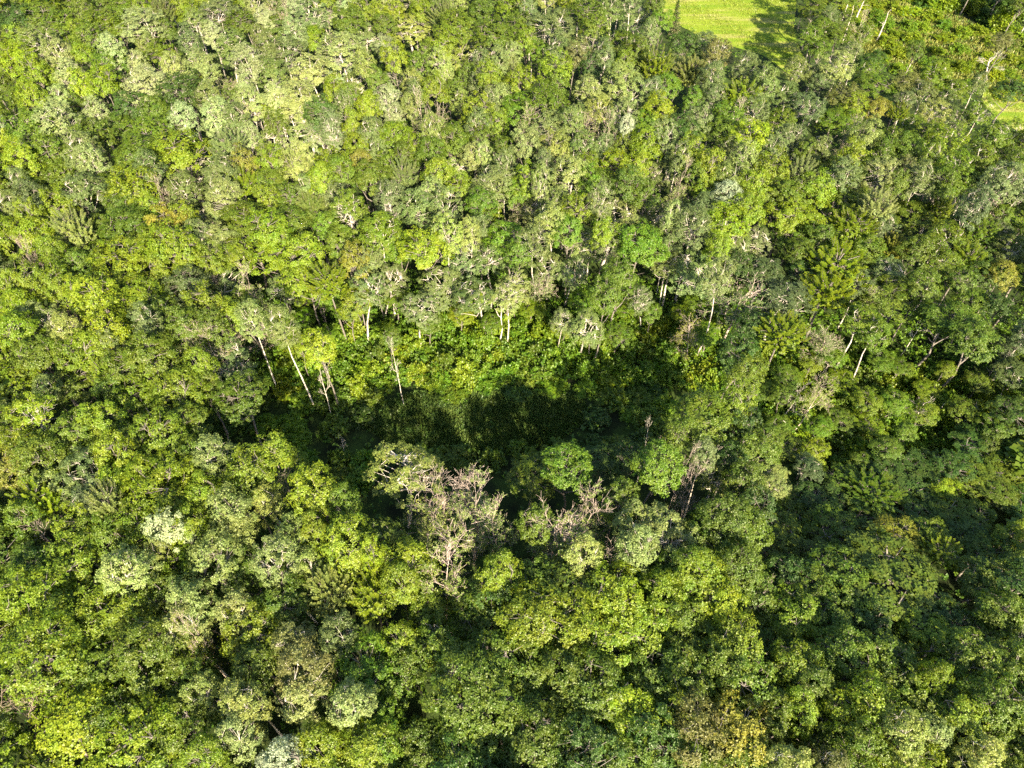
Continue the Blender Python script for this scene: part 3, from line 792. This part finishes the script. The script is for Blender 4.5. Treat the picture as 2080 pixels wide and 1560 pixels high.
# young trees stepping down into the open ground
def saplings(poly, n, hs, kinds):
    us = [p[0] for p in poly]; vs = [p[1] for p in poly]; got = []
    for _ in range(n * 50):
        if len(got) >= n: break
        u = rnd.uniform(min(us), max(us)); v = rnd.uniform(min(vs), max(vs)); r = rnd.uniform(18, 30)
        if not inside(poly, u, v) or any((a - u) ** 2 + (b - v) ** 2 < (0.8 * (r + c)) ** 2 for a, b, c in got): continue
        got.append((u, v, r))
        k, t = rnd.choice(kinds)
        h = rnd.uniform(*hs)
        p, tt = at(u, v, h * NOM[k][2])
        plant(k, (p[0], p[1], 0), h, r * 1.16 * tt / FPX, t, lean=(rnd.uniform(-.06, .06), rnd.uniform(-.06, .06)), u=u, v=v, r=r)
saplings([(540, 600), (900, 585), (1480, 600), (1480, 690), (1100, 690), (900, 680), (560, 700)], 26, (5.0, 8.5), [('L', 'bg'), ('M', 'yg'), ('L', 'bg'), ('O', 'g')])
saplings([(1500, 700), (2080, 740), (2080, 930), (1700, 940), (1510, 880)], 30, (4.0, 7.0), [('L', 'g'), ('M', 'yg'), ('O', 'g'), ('M', 'yg'), ('L', 'bg')])

# ------------------------------------------------------------------ shrubs of the open ground
def shrubs(poly, r0, r1, hs, tints, n, keep=lambda u, v: True, z=0.7):
    us = [p[0] for p in poly]; vs = [p[1] for p in poly]
    got = []
    for _ in range(n * 60):
        if len(got) >= n: break
        u = rnd.uniform(max(min(us), -20), min(max(us), 2100)); v = rnd.uniform(max(min(vs), -15), max(vs))
        if not inside(poly, u, v) or not keep(u, v): continue
        r = rnd.uniform(r0, r1)
        if any((a - u) ** 2 + ((b - v) * 1.3) ** 2 < (0.72 * (r + c)) ** 2 for a, b, c in got): continue
        got.append((u, v, r))
        p, t = at(u, v, z)
        plant('H', (p[0], p[1], 0), rnd.uniform(*hs) * 1.0, r * t / FPX * 1.25, rnd.choice(tints), u=u, v=v, r=r)
GRASSY = [(740, 830), (850, 800), (1000, 800), (1180, 800), (1200, 850), (1130, 900), (1000, 930), (880, 915), (790, 900), (740, 870)]
shrubs(LOWN, 16, 27, (1.8, 4.2), ['bg', 'bg', 'yg', 'bg', 'yg', 'bg', 'bg', 'g'], 108)
shrubs(LOWE, 17, 29, (1.6, 4.0), ['g', 'yg', 'bg', 'yg', 'bg', 'yg', 'yg', 'g'], 84)
shrubs(CLEAR, 18, 28, (1.0, 2.6), ['g', 'g', 'bg', 'dg'], 46, keep=lambda u, v: not inside(GRASSY, u, v))
shrubs(FIELD, 13, 22, (1.2, 2.6), ['yg', 'bg', 'yg', 'ly', 'yg'], 48)
shrubs([(1830, -20), (2120, -20), (2120, 120), (2080, 105), (1950, 35), (1860, 0)], 18, 26, (2.5, 5), ['g', 'dg', 'g', 'yg'], 14)

# ------------------------------------------------------------------ undergrowth, grass: nobody could count these
def scatter(n, cond, box):
    x0, x1, y0, y1 = box
    P = np.stack([nrg.uniform(x0, x1, n), nrg.uniform(y0, y1, n)], 1)
    return P
def to_px(P, z=0.0):
    zz = z - CAM_H
    dep = P[:, 1] * CP - zz * SP
    return 1040 + FPX * P[:, 0] / dep, 780 - FPX * (P[:, 1] * SP + zz * CP) / dep
def inside_np(poly, U, V):
    c = np.zeros(len(U), bool)
    j = len(poly) - 1
    for i in range(len(poly)):
        (a, b), (p, q) = poly[i], poly[j]
        if b != q:
            c ^= ((b > V) != (q > V)) & (U < (p - a) * (V - b) / (q - b) + a)
        j = i
    return c
n = 27000
Y = nrg.uniform(0, 1, n) ** 0.8 * 185 - 4
X = nrg.uniform(-1, 1, n) * (46 + Y * 0.85)
P = np.stack([X, Y], 1)
U, V = to_px(P)
keep = ~(inside_np(MEADOW, U, V) | inside_np(GRASS2, U, V))
P = P[keep]; U = U[keep]; V = V[keep]
n = len(P)
z = nrg.uniform(0.1, 1.15, n) * np.where(inside_np(GRASSY, U, V), 0.25, 1.0) * (0.5 + 0.9 * (np.sin(P[:, 0] * 0.7) * np.cos(P[:, 1] * 0.55) + 1) / 2)
C = np.concatenate([P, z[:, None]], 1)
A = np.tile([0, 0, 1.0], (n, 1)) + nrg.normal(0, 0.35, (n, 3))
lp, ld, ln, ls, lt = sprigs(nrg, C, A, 6, 0.30, jitter=0.5)
Vv, F, t = leaf_geo(nrg, lp, ld, ln, ls, width=0.38, tone=lt)
me = to_mesh('undergrowth', Vv, F, [M_UNDER], tone=t)
o = bpy.data.objects.new('undergrowth', me); o.color = (0.066, 0.125, 0.010, 1); COL.objects.link(o)
o['kind'] = 'stuff'; o['label'] = 'low leafy undergrowth covering the forest floor between the trees'

UNDER = [(520, 600), (700, 560), (1000, 560), (1480, 560), (1560, 640), (2100, 620), (2100, 940), (1500, 900), (1440, 800), (1200, 775), (860, 780), (520, 800)]
n = 60000
Y = nrg.uniform(40, 100, n); X = nrg.uniform(-42, 75, n)
P = np.stack([X, Y], 1)
U, V = to_px(P, 1.0)
k = inside_np(UNDER, U, V)
P = P[k]; n = len(P)
mound = (np.sin(P[:, 0] * 1.9 + 1.3 * np.sin(P[:, 1] * 0.9)) * np.cos(P[:, 1] * 2.1 + 1.1 * np.sin(P[:, 0] * 0.8)) + 1) / 2
z = 0.3 + 2.3 * mound * nrg.uniform(0.75, 1.05, n)
C = np.concatenate([P, z[:, None]], 1)
A = np.tile([0, 0, 1.0], (n, 1)) + nrg.normal(0, 0.4, (n, 3))
lp, ld, ln, ls, lt = sprigs(nrg, C, A, 5, 0.24, jitter=0.5)
Vv, F, t = leaf_geo(nrg, lp, ld, ln, ls, width=0.38, tone=lt)
me = to_mesh('thicket_foliage', Vv, F, [M_UNDER], tone=t)
o = bpy.data.objects.new('thicket_foliage', me); o.color = (0.082, 0.150, 0.009, 1); COL.objects.link(o)
o['kind'] = 'stuff'; o['label'] = 'vivid green leafy thicket filling the ground between white trunks'

def grass(name, polys, n, h0, h1, col, label, box_z=0):
    pts = np.concatenate([np.array([at(u, v, 0)[0][:2] for u, v in p]) for p in polys])
    x0, y0 = pts.min(0); x1, y1 = pts.max(0)
    P = np.stack([nrg.uniform(x0, x1, n), nrg.uniform(y0, y1, n)], 1)
    U, V = to_px(P)
    k = np.zeros(n, bool)
    for p in polys: k |= inside_np(p, U, V)
    P = P[k]; m = len(P)
    C = np.concatenate([P, np.full((m, 1), 0.0)], 1)
    D = np.concatenate([nrg.normal(0, 0.4, (m, 2)), np.ones((m, 1))], 1)
    Nn = unit(nrg.normal(size=(m, 3)) * np.array([1, 1, 0.2]))
    s = nrg.uniform(h0, h1, m) * (0.75 + 0.5 * (np.sin(P[:, 0] * 0.5 + P[:, 1] * 0.35) * 0.5 + 0.5))
    Vv, F, t = leaf_geo(nrg, C, D, Nn, s, width=0.12, tone=nrg.random(m))
    me = to_mesh(name, Vv, F, [M_BLADE], tone=t)
    o = bpy.data.objects.new(name, me); o.color = (*col, 1); COL.objects.link(o)
    o['kind'] = 'stuff'; o['label'] = label
GP = [tuple(at(u, v, 0)[0][:2]) for u, v in GRASSY]
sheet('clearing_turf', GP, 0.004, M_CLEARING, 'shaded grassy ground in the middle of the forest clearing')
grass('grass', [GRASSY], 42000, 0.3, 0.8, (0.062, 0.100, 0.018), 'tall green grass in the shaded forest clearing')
grass('meadow_grass', [MEADOW, GRASS2], 110000, 0.15, 0.4, (0.16, 0.19, 0.022), 'short bright grass blades over the meadow')
grass('field_grass', [FIELD], 70000, 0.4, 0.9, (0.15, 0.16, 0.03), 'yellow-green tall weeds between the field shrubs')

# ------------------------------------------------------------------ forest around the frame (coarser trees, one mass)
rg = np.random.default_rng(5)
low = []
for i in range(4):
    m = 330
    d = dome_points(rg, m, up=0.4)
    C = d * np.array([2.4, 2.4, 3.2]) * rg.uniform(0.55, 1.05, (len(d), 1)) + np.array([0, 0, 12.5])
    lp, ld, ln, ls, lt = sprigs(rg, C, d + np.array([0, 0, 0.8]), 3, 0.72)
    low.append(leaf_geo(rg, lp, ld, ln, ls, width=0.42, tone=lt))
Vs, Fs, Ts = [], [], []
off = 0
spots = []
for _ in range(6000):
    x = rg.uniform(-150, 150); y = rg.uniform(-34, 235)
    u, v, dep = pix((x, y, 12.5)) if y * CP + (CAM_H - 12.5) * SP > 5 else (9999, 9999, 1)
    if u > 2100 and -200 < v < 420: continue
    if -75 < u < 2155 and -60 < v < 1615: continue
    if v < -60 and 1000 < u < 2400 and y < 215: 
        u2, v2, _d = pix((x, y, 0))
        if v2 > -70: continue
    if abs(x) > 60 + y * 0.85: continue
    if y < 0 and abs(x) > 55: continue
    if any((x - a) ** 2 + (y - b) ** 2 < 4.3 ** 2 for a, b, _h in spots): continue
    spots.append((x, y, 0.5 if (u > 2100 and 650 < v < 1300) else 1.0))
for x, y, hs in spots:
    V0, F0, T0 = low[rg.integers(4)]
    a = rg.random() * 6.28; s = rg.uniform(0.8, 1.15)
    R = np.array([[math.cos(a), -math.sin(a), 0], [math.sin(a), math.cos(a), 0], [0, 0, 1]])
    Vs.append(V0 @ R.T * np.array([s, s, rg.uniform(0.85, 1.1) * hs]) + np.array([x, y, 0])); Fs.append(F0 + off); Ts.append(T0); off += len(V0)
me = to_mesh('surrounding_forest', np.concatenate(Vs), np.concatenate(Fs), [M_LEAF], tone=np.concatenate(Ts))
o = bpy.data.objects.new('surrounding_forest', me); o.color = (*TINT['g'], 1); COL.objects.link(o)
o['kind'] = 'stuff'; o['label'] = 'forest canopy continuing on all sides of the view'

# ------------------------------------------------------------------ descriptions
marks = [t for t in THINGS if t[7]]
def size_word(t):
    d = t[5] * pix(t[0].location)[2]
    return 'big' if d > 4100 else 'small' if d < 2400 else ''
used = {}
for t in THINGS:
    if t[6]: continue
    root, k, tint, u, v, r = t[:6]
    ds = sorted(marks, key=lambda m: (m[3] - u) ** 2 + (m[4] - v) ** 2)
    m1 = ds[0]
    dx, dy = u - m1[3], v - m1[4]
    L = math.hypot(dx, dy) + 1e-6
    def score(m):
        ex, ey = m[3] - m1[3], m[4] - m1[4]
        E = math.hypot(ex, ey) + 1e-6
        return -(ex * dx + ey * dy) / (E * L) + E / 1600
    m2 = min(ds[1:], key=score)
    tw = {'br': 'pale'}.get(tint, TINT_WORD[tint])
    look = ' '.join(w for w in [size_word(t), tw, WORD[k]] if w)
    key = (look, m1[7], m2[7])
    used.setdefault(key, []).append((L, t))
ORD = ['', 'second', 'third', 'fourth', 'fifth', 'sixth', 'seventh', 'eighth', 'ninth', 'tenth', 'eleventh', 'twelfth', 'thirteenth', 'fourteenth']
for (look, a, b), lst in used.items():
    lst.sort(key=lambda x: x[0])
    for i, (L, t) in enumerate(lst):
        if len(lst) == 1: s = f'{look} by the {a}, towards the {b}'
        elif i == 0: s = f'{look} close to the {a}, towards the {b}'
        else: s = f'{ORD[min(i, 13)]} {look} from the {a} towards the {b}'
        w = s.split()
        if len(w) > 16: s = s.replace('towards the', 'towards').replace(' the ', ' ', 1)
        t[0]['label'] = s
print('TREES filled', cnt, 'things', len(THINGS), 'tris', sum(len(m.polygons) * 2 for m in bpy.data.meshes))
from collections import Counter
print(Counter(t[1] for t in THINGS))
print('longest', max(len(t[0]['label'].split()) for t in THINGS), 'unique', len(set(t[0]['label'] for t in THINGS)))
